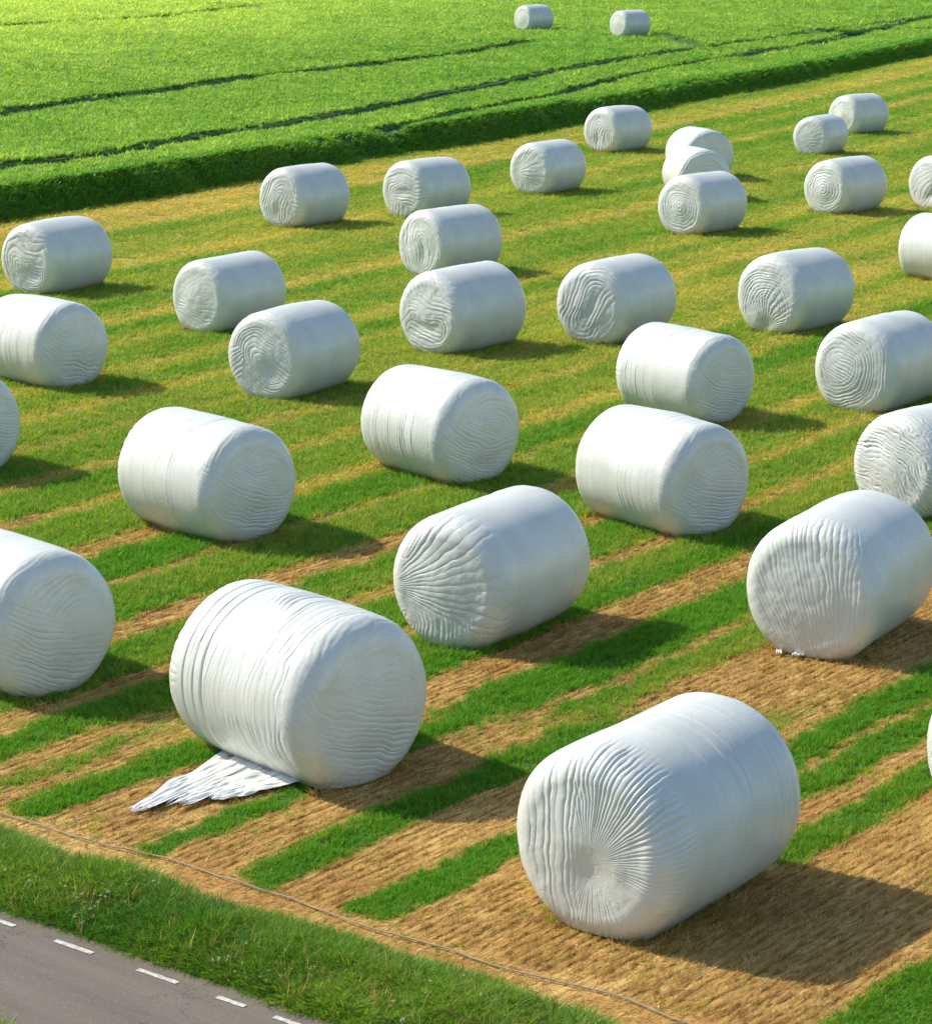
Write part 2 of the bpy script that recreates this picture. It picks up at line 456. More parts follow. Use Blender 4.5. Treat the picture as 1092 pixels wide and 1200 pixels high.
def end_height(style, a, b, seed, near):
    """wrinkle height (m) on an end face; a to the viewer's right, b up, both -1..1"""
    r = np.hypot(a, b)
    n1 = fbm(a * 1.6, b * 1.6, seed * 3.1, seed, 3)
    n2 = fbm(a * 4.5, b * 4.5, seed * 1.7, seed + 50, 3)
    n3 = fbm(a * 9, b * 9, seed * 1.3, seed + 90, 2)
    mod = .25 + .75 * sst(-.45, .5, noise(a * 2.3, b * 2.3, seed, seed + 70))
    mod2 = .4 + .6 * sst(-.5, .5, noise(a * 6, b * 6, seed, seed + 75))
    K = 1.0 if near else .7
    base = .006 * n1 + .0035 * n3
    if style == 'pleat':
        ca, cb = .06, -.10
        da, db = a - ca, b - cb
        th = np.arctan2(db, da)
        rr = np.hypot(da, db)
        h1 = ridge(th * 96 + 7.0 * n1 + 3.5 * n2 + 3 * rr, 1.8) * sst(.03, .5, rr)
        strong = sst(-.1, .5, b) * sst(-.35, .1, a)
        h1 = h1 * (.30 + 1.15 * strong) * (.55 + .45 * mod2)
        h2 = ridge(a * 84 + 8 * n1 + 3.2 * n2 + 5 * b * b * (a - .3), 1.8) * (.35 + .65 * sst(-.8, .5, b)) * (.45 + .55 * mod)
        wl = sst(.02, -.30, da + .12 * n1)
        h = h1 * (1 - wl) + h2 * wl * .85
        dim = -.045 * np.exp(-(da ** 2 + (db + .10) ** 2) / .05)
        return .022 * h + dim + base
    if style == 'vert':
        th = np.arctan2(b + 2.3, a - .5)
        h = ridge(th * 250 + 7 * n1 + 2.6 * n2 + .8 * n3, 1.9)
        h = h * (.35 + .65 * sst(-.8, .3, b)) * (.35 + .65 * mod) * (.6 + .6 * sst(-.2, .5, a))
        return .021 * h + base
    if style == 'horiz':
        ca, cb = -1.0, -.12
        th = np.arctan2(b - cb, a - ca)
        rr = np.hypot(a - ca, b - cb)
        h = ridge(th * 118 * K / (1 + .55 * rr) + 5.0 * n1 + 2.2 * n2 + .6 * n3, 1.9) * sst(.0, .3, rr)
        h = h * (.25 + .75 * sst(-.75, -.1, b + .3 * a)) * (.5 + .5 * mod2)
        low = ridge(np.hypot(a + .55, b + .55) * 95 * K + 6 * n1 + 2 * n2, 1.6) * sst(-.2, -.6, b)
        return .018 * h * (.5 + .5 * mod) + .010 * low + base
    if style == 'arc':
        d1 = np.hypot(a - .5, b - 1.6)
        d2 = np.hypot(a - .25, b + .05)
        wgt = sst(-.25, .55, b + .35 * a + .35 * n1)
        h = ridge(d1 * 100 * K + 14 * n1 + 3.5 * n2 + n3, 1.5) * (1 - wgt) + ridge(d2 * 84 * K + 11 * n1 + 2.5 * n2, 1.5) * wgt * .6
        return .0115 * h * (.25 + .95 * mod) + .016 * n1 + .003 * n3
    if style in ('spiral', 'rings'):
        ca, cb = (.05 + .16 * math.sin(seed * 2.3), -.20 + .20 * math.cos(seed * 1.7)) if style == 'spiral' else (0, 0)
        sh = np.clip(1 - r, 0, 1)
        da, db = a - ca * sh * 1.3, b - cb * sh * 1.3
        al = seed * 1.3 + .9
        u_, v_ = da * math.cos(al) + db * math.sin(al), -da * math.sin(al) + db * math.cos(al)
        ecc = .10 + .45 * sst(1.0, .1, r) if style == 'spiral' else .06
        re = np.hypot(u_ * (1 + ecc), v_ * (1 - ecc * .6))
        th = np.arctan2(db, da)
        rings = (30 if style == 'spiral' else 26) * (1 if near else .78)
        ph = rings * math.pi * re * (1 + .10 * n1) + th + 6.5 * n1 + 1.6 * n2
        h = ridge(ph, 1.9)
        # in the middle the layers lie across one another like folded cloth
        ch = ridge(u_ * 74 * K * (1 + .3 * n1) + 18 * v_ * v_ + 6 * n1 + 2 * n2, 1.7)
        wc = sst(.52, .22, np.hypot(da - .08, db + .05) + .35 * n1) * (1 if style == 'spiral' else .1)
        h = h * (1 - wc) + ch * wc * 1.15
        if style == 'spiral' and seed not in (11, 17):
            for q_ in range(2):
                be = seed * 2.1 + 1.9 * q_
                L_ = sst(-.02, .05, noise(a * 1.5 + 7 * q_, b * 1.5, seed * 1.9 + q_, 400 + seed) - .45)
                alt = ridge((a * math.cos(be) + b * math.sin(be)) * (58 + 9 * q_) * K * (1 + .2 * n1) + 12 * (a * math.sin(be) - b * math.cos(be)) ** 2 + 5 * n1 + 2 * n2, 1.9)
                h = h * (1 - L_) + (alt * .95 + .10) * L_
        dim = (-.035 if style == 'spiral' else .02) * np.exp(-(re / .25) ** 2)
        return .021 * h * (.45 + .55 * mod) * (.6 + .4 * mod2) + dim + base
    if style == 'twist':
        ca, cb = -.02, -.70
        th = np.arctan2(b - cb, a - ca)
        rr = np.hypot(a - ca, b - cb)
        h = ridge(th * 44 + 7 * rr + 6 * n1 + 2.5 * n2, 1.7) * sst(.05, .3, rr) * sst(1.2, .4, rr)
        h2 = ridge(np.hypot(a * 1.1, b + .25) * 84 + 7 * n1 + 2 * n2, 1.7) * sst(.35, .8, rr)
        return .025 * h * (.5 + .6 * mod) + .018 * h2 * mod2 - .05 * np.exp(-(rr / .2) ** 2) + base
    if style == 'swirl':
        if seed == 32:
            d1 = np.hypot(a + .75, b + 1.25)
            h = ridge(d1 * 88 + 16 * n1 + 6 * n2 + 1.5 * n3, 1.8)
            return .030 * h * (.35 + .75 * mod) * (.6 + .4 * mod2) + base
        da, db = a + .30, b - .10
        rr = np.hypot(da, db) + 1e-3
        th = np.arctan2(db, da)
        w_ = sst(.1, .7, rr + .2 * n1)
        h = ridge(rr * 92 + 2 * th + 12 * n1 + 3 * n2, 1.6) * w_ + ridge((da * .5 + db * .87) * 90 + 10 * n1 + 3 * n2, 1.6) * (1 - w_) * 1.2
        return .016 * h * (.35 + .75 * mod) + base
    return .006 * ridge(r * 44 + 6 * n1) + base

def barrel_height(x, ph, seed, style, i):
    """wrap wrinkles on the barrel: x along the axis (m), ph round it"""
    cu, sv = np.cos(ph), np.sin(ph)
    n1 = fbm(x * 1.5, cu * 1.2, sv * 1.2 + seed, seed + 9, 3)
    n2 = fbm(x * 6, cu * 2.2, sv * 2.2 + seed, seed + 19, 2)
    creased = {1: .5, 5: .55, 6: .75, 7: .4, 8: .75, 28: .6, 17: .4, 18: .4, 3: .5}.get(i, .22)
    w1 = ridge(x * 130 + 13 * n1 + 5.0 * n2, 2.0)
    m = sst(-.15, .5, noise(x * 2.6, cu * 1.3, sv * 1.3 + 7 * seed, seed + 33))
    h = .015 * creased * w1 * m * (.4 + .6 * sst(-.5, .6, noise(x * 14, cu * 2, sv * 2, seed + 3)))
    # overlaps between turns of film
    rs = np.random.default_rng(seed)
    for c in rs.uniform(-HL * .85, HL * .85, 13):
        k = c + .05 * noise(cu * 1.5, sv * 1.5, c * 9, seed)
        h = h + .0030 * sst(-.004, .004, x - k) * np.exp(-np.clip(x - k, 0, 9) / .10) * (.4 + .6 * m)
    if i == 1:      # the pulled, crumpled band towards the right end and a few tight straps on the left
        band = sst(.30, -.05, x) * sst(-.70, -.5, x)
        h = h + .018 * band * ridge(x * 105 + 14 * n1 + 6 * n2, 1.8) * sst(-.35, .35, noise(x * 2, cu * 1.7, sv * 1.7, 77))
        for c in (.30, .40, .52, .64):
            h = h - .010 * np.exp(-((x - c - .02 * n1) / .010) ** 2)
    if i == 0:
        for c, k in ((.13, .006), (.02, .0025), (.62, .003)):
            h = h - k * np.exp(-((x - c - .03 * n1) / .008) ** 2)
    return h + .006 * n1

def make_bale(i, x, y, yaw, sc, style, label):
    dist = math.hypot(x, y)
    near = dist < 34
    if dist < 22.5: nu, nf, nb = 760, 210, 300
    elif dist < 34: nu, nf, nb = 520, 150, 190
    elif dist < 60: nu, nf, nb = 300, 100, 90
    else: nu, nf, nb = 170, 56, 44
    rs = np.random.default_rng(100 + i)
    rc = .17 + .03 * rs.random()
    dome = .035
    # profile: (axial, radial) from the seen end's centre to the other end's centre
    rf = R0 - rc
    tf = np.linspace(0.0, 1, nf)
    fa = np.stack([-(HL) - dome * (1 - tf ** 2) ** 2, rf * tf], 1)
    tc = np.linspace(0, math.pi / 2, 26)[1:]
    ca = np.stack([-(HL - rc) - rc * np.cos(tc), rf + rc * np.sin(tc)], 1)
    tb = np.linspace(-(HL - rc), HL - rc, nb)[1:-1]
    ba = np.stack([tb, np.full_like(tb, R0)], 1)
    tc2 = np.linspace(math.pi / 2, 0, 14)
    cb = np.stack([(HL - rc) + rc * np.cos(tc2), rf + rc * np.sin(tc2)], 1)
    tf2 = np.linspace(1, 0, 24)[1:]
    fb = np.stack([HL + dome * (1 - tf2 ** 2) ** 2, rf * tf2], 1)
    pr = np.concatenate([fa, ca, ba, cb, fb])
    pr[:, 1] *= (1 + .018 * rs.uniform(-1, 1) * pr[:, 0] / HL) * (1 + rs.uniform(-.008, .008)) 
    pr[:, 1] *= 1 + rs.uniform(.012, .045) * (1 - (np.clip(pr[:, 0] / HL, -1, 1)) ** 2) - .0125
    nv = len(pr)
    ph = np.linspace(0, 2 * math.pi, nu, endpoint=False)
    A = np.repeat(pr[:, 0][:, None], nu, 1)
    Rr = np.repeat(np.maximum(pr[:, 1], 1e-4)[:, None], nu, 1)
    Y, Z = Rr * np.cos(ph), Rr * np.sin(ph)
    # profile normal
    dpr = np.gradient(pr, axis=0)
    na, nr = -dpr[:, 1], dpr[:, 0]
    ln = np.hypot(na, nr) + 1e-9
    na, nr = na / ln, nr / ln
    na, nr = np.where(np.isfinite(na), na, 0), np.where(np.isfinite(nr), nr, 0)
    NA = np.repeat(na[:, None], nu, 1)
    NR = np.repeat(nr[:, None], nu, 1)
    seed = i + 1
    # weights: how much end wrinkle / barrel wrinkle applies
    arc = np.concatenate([[0], np.cumsum(np.hypot(*np.diff(pr, axis=0).T))])
    a_rim = rf + rc * math.pi / 2
    wend = sst(a_rim * 1.22, a_rim * .80, arc)[:, None]
    rho = np.minimum(arc / (a_rim * .93), 1.25)[:, None]           # unrolled radius so folds run over the shoulder
    fa_, fb_ = -rho * np.cos(ph)[None, :], rho * np.sin(ph)[None, :]
    k_end = nf + 26 + max(4, nb // 4)
    H = np.zeros((nv, nu))
    H[:k_end] = end_height(style, fa_[:k_end], fb_[:k_end], seed, near) * wend[:k_end]
    # the other end: plain spiral folds
    arc2 = arc[-1] - arc
    wend2 = sst(a_rim * 1.15, a_rim * .8, arc2)[:, None]
    k2 = nv - (24 + 14 + 6)
    rho2 = np.minimum(arc2 / (a_rim * .93), 1.2)[:, None]
    H[k2:] += end_height('spiral', (rho2 * np.cos(ph))[k2:], (rho2 * np.sin(ph))[k2:], seed + 40, False) * wend2[k2:]
    wb = (sst(-HL - .02, -HL + rc * 1.4, pr[:, 0]) * sst(HL + .02, HL - rc * 1.4, pr[:, 0]))[:, None]
    H += barrel_height(A, ph[None, :] + 0 * A, seed, style, i) * wb
    # the whole bale is not a perfect cylinder
    lump = .009 * noise(A * 1.1, Y * 1.3 + seed, Z * 1.3, seed + 200) + .008 * noise(A * 2.6, Y * 2.6, Z * 2.6 + seed, seed + 210)
    H = H + lump * sst(0.0, .3, Rr)
    A = A + NA * H
    Y = Y + NR * H * np.cos(ph)
    Z = Z + NR * H * np.sin(ph)
    # sag: flat foot, slightly wider low down
    Z = Z - .05
    foot = sst(-.40, -.68, Z)
    Y = Y * (1 + .03 * foot)
    zb = -R0 + .05 - .05
    Z = np.where(Z < zb + .06, zb + (Z - zb) * .25 + .045 - .02, Z)
    Z = (Z - zb) * 1.0 - .02
    V = np.stack([A, Y, Z], -1).reshape(-1, 3) * sc * 1.008
    Q = grid_quads(nv, nu, True)
    full = mesh_from('t', V, Q)
    vn = np.empty(len(V) * 3, np.float32)
    full.vertex_normals.foreach_get('vector', vn)
    vn = vn.reshape(-1, 3)
    # normals must point outwards
    ctr = V - np.array([0, 0, R0 * sc])
    if (vn * ctr).sum() < 0:
        Q = Q[:, ::-1]
        vn = -vn
    bpy.data.meshes.remove(full)
    root = link('wrapped_bale', None, label=label, category='bale', group='plastic wrapped bales on the field')
    k1 = nf + 17
    k3 = nv - 24 - 9
    for nm, lo, hi in (('end_face', 0, k1), ('barrel', k1, k3), ('end_face', k3, nv - 1)):
        vs_ = V[lo * nu:(hi + 1) * nu]
        q = grid_quads(hi - lo + 1, nu, True)
        me = mesh_from(nm, vs_, q if (Q[0, 1] == 1) else q[:, ::-1])
        me.normals_split_custom_set_from_vertices(vn[lo * nu:(hi + 1) * nu].tolist())
        link(nm, me, M_FILM, root)
    zb0 = 0.0
    if i in (32, 33):
        zb0 = float(canopy_z(np.array([x]), np.array([y]), False)[0]) - .05
    else:
        zb0 = float(zg(np.array([x]), np.array([y]))[0])
    root.location = (x, y, zb0)
    root.rotation_euler = (0, 0, rad(yaw))
    return root

# ------------------------------------------------------------------ crop
def poly_dist(x, y, pts):
    dmin = np.full(x.shape, 1e9)
    for (ax, ay), (bx, by) in zip(pts[:-1], pts[1:]):
        vx, vy = bx - ax, by - ay
        t = np.clip(((x - ax) * vx + (y - ay) * vy) / (vx * vx + vy * vy), 0, 1)
        dmin = np.minimum(dmin, np.hypot(x - ax - t * vx, y - ay - t * vy))
    return dmin

def unproj(px, py, z):
    c, s_ = math.cos(PITCH), math.sin(PITCH)
    dx, dv = (px - 546) / FPX, (600 - py) / FPX
    D = (dx, c + dv * s_, -s_ + dv * c)
    t = (z - CAM_H) / D[2]
    return D[0] * t, D[1] * t

TRACKS = [   # wheel tracks left through the crop: (ground line, half width, depth)
 ([unproj(*p, 1.35) for p in [(-260, 150), (0, 112), (150, 92), (300, 73), (430, 61), (546, 48), (620, 37)]], .52, .75),
 ([unproj(*p, 1.15) for p in [(-260, 208), (0, 173), (130, 160), (250, 140), (400, 118), (546, 92), (711, 61), (826, 45), (946, 30), (1092, 12), (1250, -6)]], .45, .75),
 ([unproj(*p, .95) for p in [(440, 141), (480, 135), (546, 123), (660, 100), (781, 72), (866, 58)]], .30, .55),
 ([unproj(*p, 1.0) for p in [(855, 60), (966, 42), (1080, 18), (1200, -5)]], .5, .5),
 ([unproj(*p, 1.6) for p in [(-100, 32), (60, 22), (180, 16), (300, 4)]], .6, .7),
 ([unproj(*p, 1.6) for p in [(655, 19), (700, 20), (770, 22), (830, 36)]], .5, .65),
 ([unproj(*p, 1.6) for p in [(900, 14), (980, 20), (1092, 16)]], .6, .7),
]
CROP_BALES = [(3.78, 136.0), (8.72, 129.5)]

def canopy_z(x, y, pits=True):
    e = e_of(x, y)
    h = .60 * sst(.0, .6, e) + .03 * noise(x * 1.7, y * 1.7, 0, 61) + .05 * noise(x * .3, y * .3, 0, 62)
    z = zg(x, y) + h
    if pits:
        for pts, hw, dp in TRACKS:
            dd = poly_dist(x, y, pts) + .10 * noise(x * .8, y * .8, 0, 63)
            z = z - dp * sst(hw, hw * .35, dd)
        for bx, by in CROP_BALES:
            z = z - .12 * sst(1.3, .7, np.hypot(x - bx, y - by))
    return z

# ------------------------------------------------------------------ ground sheet
ys = [-40, -10, 2, 6]
yy = 9.0
while yy < 150:
    ys.append(yy)
    yy *= 1.0036
ys += [155, 165, 180, 200, 225, 260, 320, 420, 600, 900, 1400]
ys = np.array(ys)
NC = 340
u = np.linspace(-1, 1, NC)
hw = .235 * np.maximum(ys, 9) + 1.6
X = u[None, :] * hw[:, None]
outer = np.array([1.3, 2.0, 4.0, 10.0])
Xl = -hw[:, None] * outer[None, ::-1] - np.array([900, 300, 60, 0])[None]
X = np.concatenate([Xl, X, -Xl[:, ::-1]], 1)
Yg = np.repeat(ys[:, None], X.shape[1], 1)
sh = X.shape
x_, y_ = X.ravel(), Yg.ravel()
z_ = zg(x_, y_)
g_, v_ = cover(x_, y_)
me = mesh_from('ground', np.stack([x_, y_, z_], 1), grid_quads(*sh))
fattr(me, 's', s_of(x_, np.minimum(y_, 400)))
fattr(me, 'along', y_)
fattr(me, 'green', g_)
fattr(me, 'verge', v_)
fattr(me, 'crop', sst(-.3, .1, e_of(x_, y_)))
link('ground', me, M_GROUND, kind='structure')

# crop understorey
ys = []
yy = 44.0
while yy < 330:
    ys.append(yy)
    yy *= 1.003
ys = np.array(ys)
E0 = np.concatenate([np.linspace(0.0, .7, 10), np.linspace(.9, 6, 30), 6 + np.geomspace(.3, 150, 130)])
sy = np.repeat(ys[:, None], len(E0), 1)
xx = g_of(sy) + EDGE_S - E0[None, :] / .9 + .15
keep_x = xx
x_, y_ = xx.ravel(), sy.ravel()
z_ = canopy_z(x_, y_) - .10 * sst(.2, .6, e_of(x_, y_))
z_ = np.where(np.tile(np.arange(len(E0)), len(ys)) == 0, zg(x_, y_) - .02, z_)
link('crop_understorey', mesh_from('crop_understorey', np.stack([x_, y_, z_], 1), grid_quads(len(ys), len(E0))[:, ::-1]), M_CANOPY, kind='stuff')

# ------------------------------------------------------------------ bales
ROOTS = []
for i, (bx, by, yw, sc, st, look) in enumerate(BALES):
    ROOTS.append(make_bale(i, bx, by, yw, sc, st, look))

# torn film trailing from under bale 2 (a part of that bale)
def film_tail():
    root = ROOTS[1]
    in0, in1 = np.array([-1.88, 17.66]), np.array([-1.20, 17.02])
    o0, o1 = np.array([-2.47, 16.46]), np.array([-1.86, 16.54])
    VV, QQ, n0 = [], [], 0
    nu, nv = 46, 70
    # (from, to across the fan, length, lift): strips of film torn apart and lying over one another
    for k, (a_, b_, ln, lift) in enumerate(((-.02, .24, 1.0, .0), (.16, .40, 1.10, .012), (.33, .58, .90, .004), (.50, .76, 1.02, .014), (.70, 1.0, .84, .006))):
        uu, vv = np.meshgrid(np.linspace(0, 1, nu), np.linspace(0, 1, nv))
        rag = ln * (1 + .07 * noise(uu * 5, 0, k, 3) + .05 * noise(uu * 17, 0, k, 4))
        t = vv * rag
        sp = a_ + (b_ - a_) * (uu + (.5 - uu) * .25 * vv ** 3) + .03 * noise(vv * 2.5, k, 0, 12) * vv
        px = (in0[0] * (1 - sp) + in1[0] * sp) * (1 - t) + (o0[0] * (1 - sp) + o1[0] * sp) * t
        py = (in0[1] * (1 - sp) + in1[1] * sp) * (1 - t) + (o0[1] * (1 - sp) + o1[1] * sp) * t
        pz = .022 + lift + .013 * (1 + ridge(uu * 22 + 5 * fbm(uu * 3, vv * 1.4, k, 8) + 2 * vv, 1.3)) + .022 * fbm(uu * 2.5, vv * 3.5, k, 9) + .012 * noise(uu * 6, vv * 9, k, 10) * vv
        pz = np.maximum(pz, .006)
        VV.append(np.stack([px, py, pz], -1).reshape(-1, 3))
        QQ.append(grid_quads(nv, nu) + n0)
        n0 += nu * nv
    me = mesh_from('loose_film', np.concatenate(VV), np.concatenate(QQ))
    o = link('loose_film', me, M_TORN, root, label='torn pleated strip of white film trailing over the stubble')
    o.matrix_parent_inverse = (Matrix.Translation(root.location) @ Matrix.Rotation(root.rotation_euler.z, 4, 'Z')).inverted()
    m = o.modifiers.new('thickness', 'SOLIDIFY')
    m.thickness = .002
film_tail()

def scrap(cx, cy, sx, sy, rot, seed, label):
    nu, nv = 26, 18
    uu, vv = np.meshgrid(np.linspace(-1, 1, nu), np.linspace(-1, 1, nv))
    th = np.arctan2(vv, uu)
    rag = 1 + .25 * noise(np.cos(th) * 3, np.sin(th) * 3, 0, seed)
    px, py = uu * sx * rag, vv * sy * rag
    pz = .02 + .03 * (1 + ridge(uu * 14 + 3 * noise(uu * 2, vv * 2, 0, seed))) + .012 * noise(uu * 3, vv * 3, 0, seed + 1)
    o = link('film_scrap', mesh_from('film_scrap', np.stack([px, py, pz], -1).reshape(-1, 3), grid_quads(nv, nu)), M_TORN,
             label=label, category='film scrap', group='scraps of white film on the stubble')
    o.location = (cx, cy, 0)
    o.rotation_euler = (0, 0, rot)
    m = o.modifiers.new('thickness', 'SOLIDIFY')
    m.thickness = .004
sx_, sy_ = unproj(938, 769, .02)
scrap(sx_, sy_, .07, .03, .5, 5, 'larger crumpled scrap of white film at the foot of the upright-folded bale')
sx_, sy_ = unproj(912, 766, .02)
scrap(sx_, sy_, .035, .022, 1.5, 6, 'smaller scrap of white film on stubble beside the larger scrap')

# ------------------------------------------------------------------ road
def road():
    T = np.linspace(-14, 14, 300)
    Qv = np.linspace(-1.18, 0.02, 40)
    t, q = np.meshgrid(T, Qv, indexing='ij')
    qe = q + np.where(q > -.03, .03 * noise(t * 5, 0, 0, 41) + .015 * noise(t * 19, 0, 0, 42), 0) + np.where(q < -1.15, .03 * noise(t * 5, 3, 0, 43), 0)
    x = RP[0] + RD[0] * t + RN[0] * qe
    y = RP[1] + RD[1] * t + RN[1] * qe
    z = np.full_like(x, .004) + .012 * (1 - ((q + .58) / .6) ** 2)
    z = np.where((q > -.005) | (q < -1.175), -.03, z)
    me = mesh_from('road', np.stack([x, y, z], -1).reshape(-1, 3), grid_quads(len(T), len(Qv)))
    fattr(me, 'across', (q + 1.18) / 1.2)
    fattr(me, 'along', t)
    ro = link('road', me, M_ASPHALT, kind='structure')
    def dash(t0, t1):
        nt_, nq = 24, 5
        tt, qq = np.meshgrid(np.linspace(t0, t1, nt_), np.linspace(-.205, -.165, nq), indexing='ij')
        wob = .004 * noise(tt * 30, qq * 60, 0, 44)
        x = RP[0] + RD[0] * tt + RN[0] * (qq + wob)
        y = RP[1] + RD[1] * tt + RN[1] * (qq + wob)
        z = .004 + .012 * (1 - ((qq + .58) / .6) ** 2) + .004
        link('lane_dash', mesh_from('lane_dash', np.stack([x, y, z], -1).reshape(-1, 3), grid_quads(nt_, nq)), M_PAINT, ro)
    ends = []
    for p0, p1 in (((-60, 1063), (13, 1087)), ((62, 1103), (107, 1118)), ((159, 1137), (210, 1151)), ((254, 1168), (288, 1179)), ((322, 1191), (366, 1206))):
        a = np.array(unproj(*p0, .015)) - RP
        b = np.array(unproj(*p1, .015)) - RP
        ends.append((a @ RD, b @ RD))
    for a, b in ends:
        dash(a, b)
    for k in range(4):
        dash(ends[0][0] - .62 * (k + 1), ends[0][0] - .62 * (k + 1) + .32)
        dash(ends[-1][1] + .62 * (k + 1) - .32, ends[-1][1] + .62 * (k + 1))
road()

# ------------------------------------------------------------------ hose along the field edge
def hose():
    t = np.linspace(-1.6, 4.75, 260)
    q = hose_q(t)
    x = RP[0] + RD[0] * t + RN[0] * q
    y = RP[1] + RD[1] * t + RN[1] * q
    z = zg(x, y) + .020 + .006 * noise(t * 6, 0, 0, 51)
    x = x + .012 * noise(t * 4, 9, 0, 52)
    P = np.stack([x, y, z], 1)
    tg = np.gradient(P, axis=0)
    tg /= np.linalg.norm(tg, axis=1)[:, None]
    sd = np.cross(tg, [0, 0, 1])
    up = np.cross(sd, tg)
    k = np.linspace(0, 2 * math.pi, 10, endpoint=False)
    r = .0058
    V = P[:, None, :] + r * (np.cos(k)[None, :, None] * sd[:, None, :] + np.sin(k)[None, :, None] * up[:, None, :])
    link('hose', mesh_from('hose', V.reshape(-1, 3), grid_quads(len(t), 10, True)), M_HOSE,
         label='thin weathered grey hose lying along the bare edge of the field', category='hose')
hose()

# ------------------------------------------------------------------ leaf prototypes (kept out of the scene, instanced as ground cover)
def proto_blades(name, nb, height, spread, width, lean, mat, seed, segs=2, flat=0.0):
    r = np.random.default_rng(seed)
    V, T, Q, shd, upv = [], [], [], [], []
    for k in range(nb):
        a = r.uniform(0, 2 * math.pi)
        rr = spread * math.sqrt(r.random())
        bx, by = rr * math.cos(a), rr * math.sin(a)
        da = a + r.normal(0, .9)
        h = height * r.uniform(.55, 1.15)
        ln = lean * r.uniform(.3, 1.2)
        dx, dy = math.cos(da), math.sin(da)
        wx, wy = -dy, dx
        fa = r.uniform(0, math.pi)
        wx, wy = math.cos(fa), math.sin(fa)
        wd = width * r.uniform(.7, 1.3)
        sh_ = r.random()
        b0 = len(V)
        for sgm in range(segs + 1):
            t = sgm / segs
            o = ln * h * t ** 1.8
            z = h * t * (1 - .35 * ln * t)
            ww = wd * (1 - .75 * t ** 1.5) if sgm < segs else 0
            c = (bx + dx * o, by + dy * o, z)
            if sgm < segs:
                V += [(c[0] - wx * ww, c[1] - wy * ww, c[2]), (c[0] + wx * ww, c[1] + wy * ww, c[2])]
                shd += [sh_, sh_]
            else:
                V.append(c)
                shd.append(sh_)
        for sgm in range(segs - 1):
            p = b0 + sgm * 2
            Q.append((p, p + 1, p + 3, p + 2))
        p = b0 + (segs - 1) * 2
        T.append((p, p + 1, p + 2))
    me = mesh_from(name, V, Q, T, False)
    fattr(me, 'shade', shd)
    me.materials.append(mat)
    return bpy.data.objects.new(name, me)

def proto_straw(name, n_, length, width, mat, seed):
    """cut straws lying roughly along the row, a few standing as stubble"""
    r = np.random.default_rng(seed)
    V, Q, shd = [], [], []
    for k in range(n_):
        L = length * r.uniform(.4, 1.2)
        a = r.normal(0, .15)
        cx, cy = r.normal(0, length * .45), r.normal(0, .011)
        el = abs(r.normal(0, .12)) if r.random() < .58 else r.uniform(.55, 1.45)
        if el > .5:
            L *= .34
            a = r.uniform(0, 2 * math.pi)
        dx, dy, dz = math.cos(a) * math.cos(el), math.sin(a) * math.cos(el), math.sin(el)
        z0 = r.uniform(.001, .010)
        w_ = width * r.uniform(.7, 1.3)
        p0 = np.array([cx, cy, z0])
        p1 = p0 + np.array([dx, dy, dz]) * L
        sd = np.array([-math.sin(a), math.cos(a), .3]) * w_
        b0 = len(V)
        V += [tuple(p0 - sd), tuple(p0 + sd), tuple(p1 + sd), tuple(p1 - sd)]
        Q.append((b0, b0 + 1, b0 + 2, b0 + 3))
        s_ = r.random()
        shd += [s_] * 4
    me = mesh_from(name, V, Q, None, False)
    fattr(me, 'shade', shd)
    me.materials.append(mat)
    return bpy.data.objects.new(name, me)

def proto_crop(name, nl, height, spread, width, mat, seed):
    return proto_blades(name, nl, height, spread, width, 1.25, mat, seed, 3)

def scatter(name, protos, P, scale, rot, tint):
    """one ground-cover object: points carrying scale, turn and tint, instanced by geometry nodes"""
    n_ = len(P)
    me = mesh_from(name, P)
    idx = RNG.integers(0, len(protos), n_)
    a = me.attributes.new('sc', 'FLOAT_VECTOR', 'POINT')
    a.data.foreach_set('vector', np.asarray(scale, np.float32).ravel())
    a = me.attributes.new('rt', 'FLOAT_VECTOR', 'POINT')
    a.data.foreach_set('vector', np.asarray(rot, np.float32).ravel())
    fattr(me, 'tint', tint)
    a = me.attributes.new('idx', 'INT', 'POINT')
    a.data.foreach_set('value', idx.astype(np.int32))
    o = link(name, me, kind='stuff')
    ng = bpy.data.node_groups.new(name, 'GeometryNodeTree')
    ng.interface.new_socket('Geometry', in_out='INPUT', socket_type='NodeSocketGeometry')
    ng.interface.new_socket('Geometry', in_out='OUTPUT', socket_type='NodeSocketGeometry')
    L = ng.links.new
    gi, go = ng.nodes.new('NodeGroupInput'), ng.nodes.new('NodeGroupOutput')
    jn = ng.nodes.new('GeometryNodeJoinGeometry')
    def named(nm, typ):
        q = ng.nodes.new('GeometryNodeInputNamedAttribute')
        q.data_type = typ
        q.inputs['Name'].default_value = nm
        return q.outputs[0]
    sc_, rt_, id_ = named('sc', 'FLOAT_VECTOR'), named('rt', 'FLOAT_VECTOR'), named('idx', 'INT')
    for k, p in enumerate(protos):
        oi = ng.nodes.new('GeometryNodeObjectInfo')
        oi.inputs['Object'].default_value = p
        oi.inputs['As Instance'].default_value = True
        cmp = ng.nodes.new('FunctionNodeCompare')
        cmp.data_type = 'INT'
        cmp.operation = 'EQUAL'
        ia = [q for q in cmp.inputs if q.type == 'INT']
        L(id_, ia[0])
        ia[1].default_value = k
        ip = ng.nodes.new('GeometryNodeInstanceOnPoints')
        L(gi.outputs[0], ip.inputs['Points'])
        L(cmp.outputs[0], ip.inputs['Selection'])
        L(oi.outputs['Geometry'], ip.inputs['Instance'])
        L(rt_, ip.inputs['Rotation'])
        L(sc_, ip.inputs['Scale'])
        L(ip.outputs[0], jn.inputs[0])
    L(jn.outputs[0], go.inputs[0])
    md = o.modifiers.new('scatter', 'NODES')
    md.node_group = ng
    return o

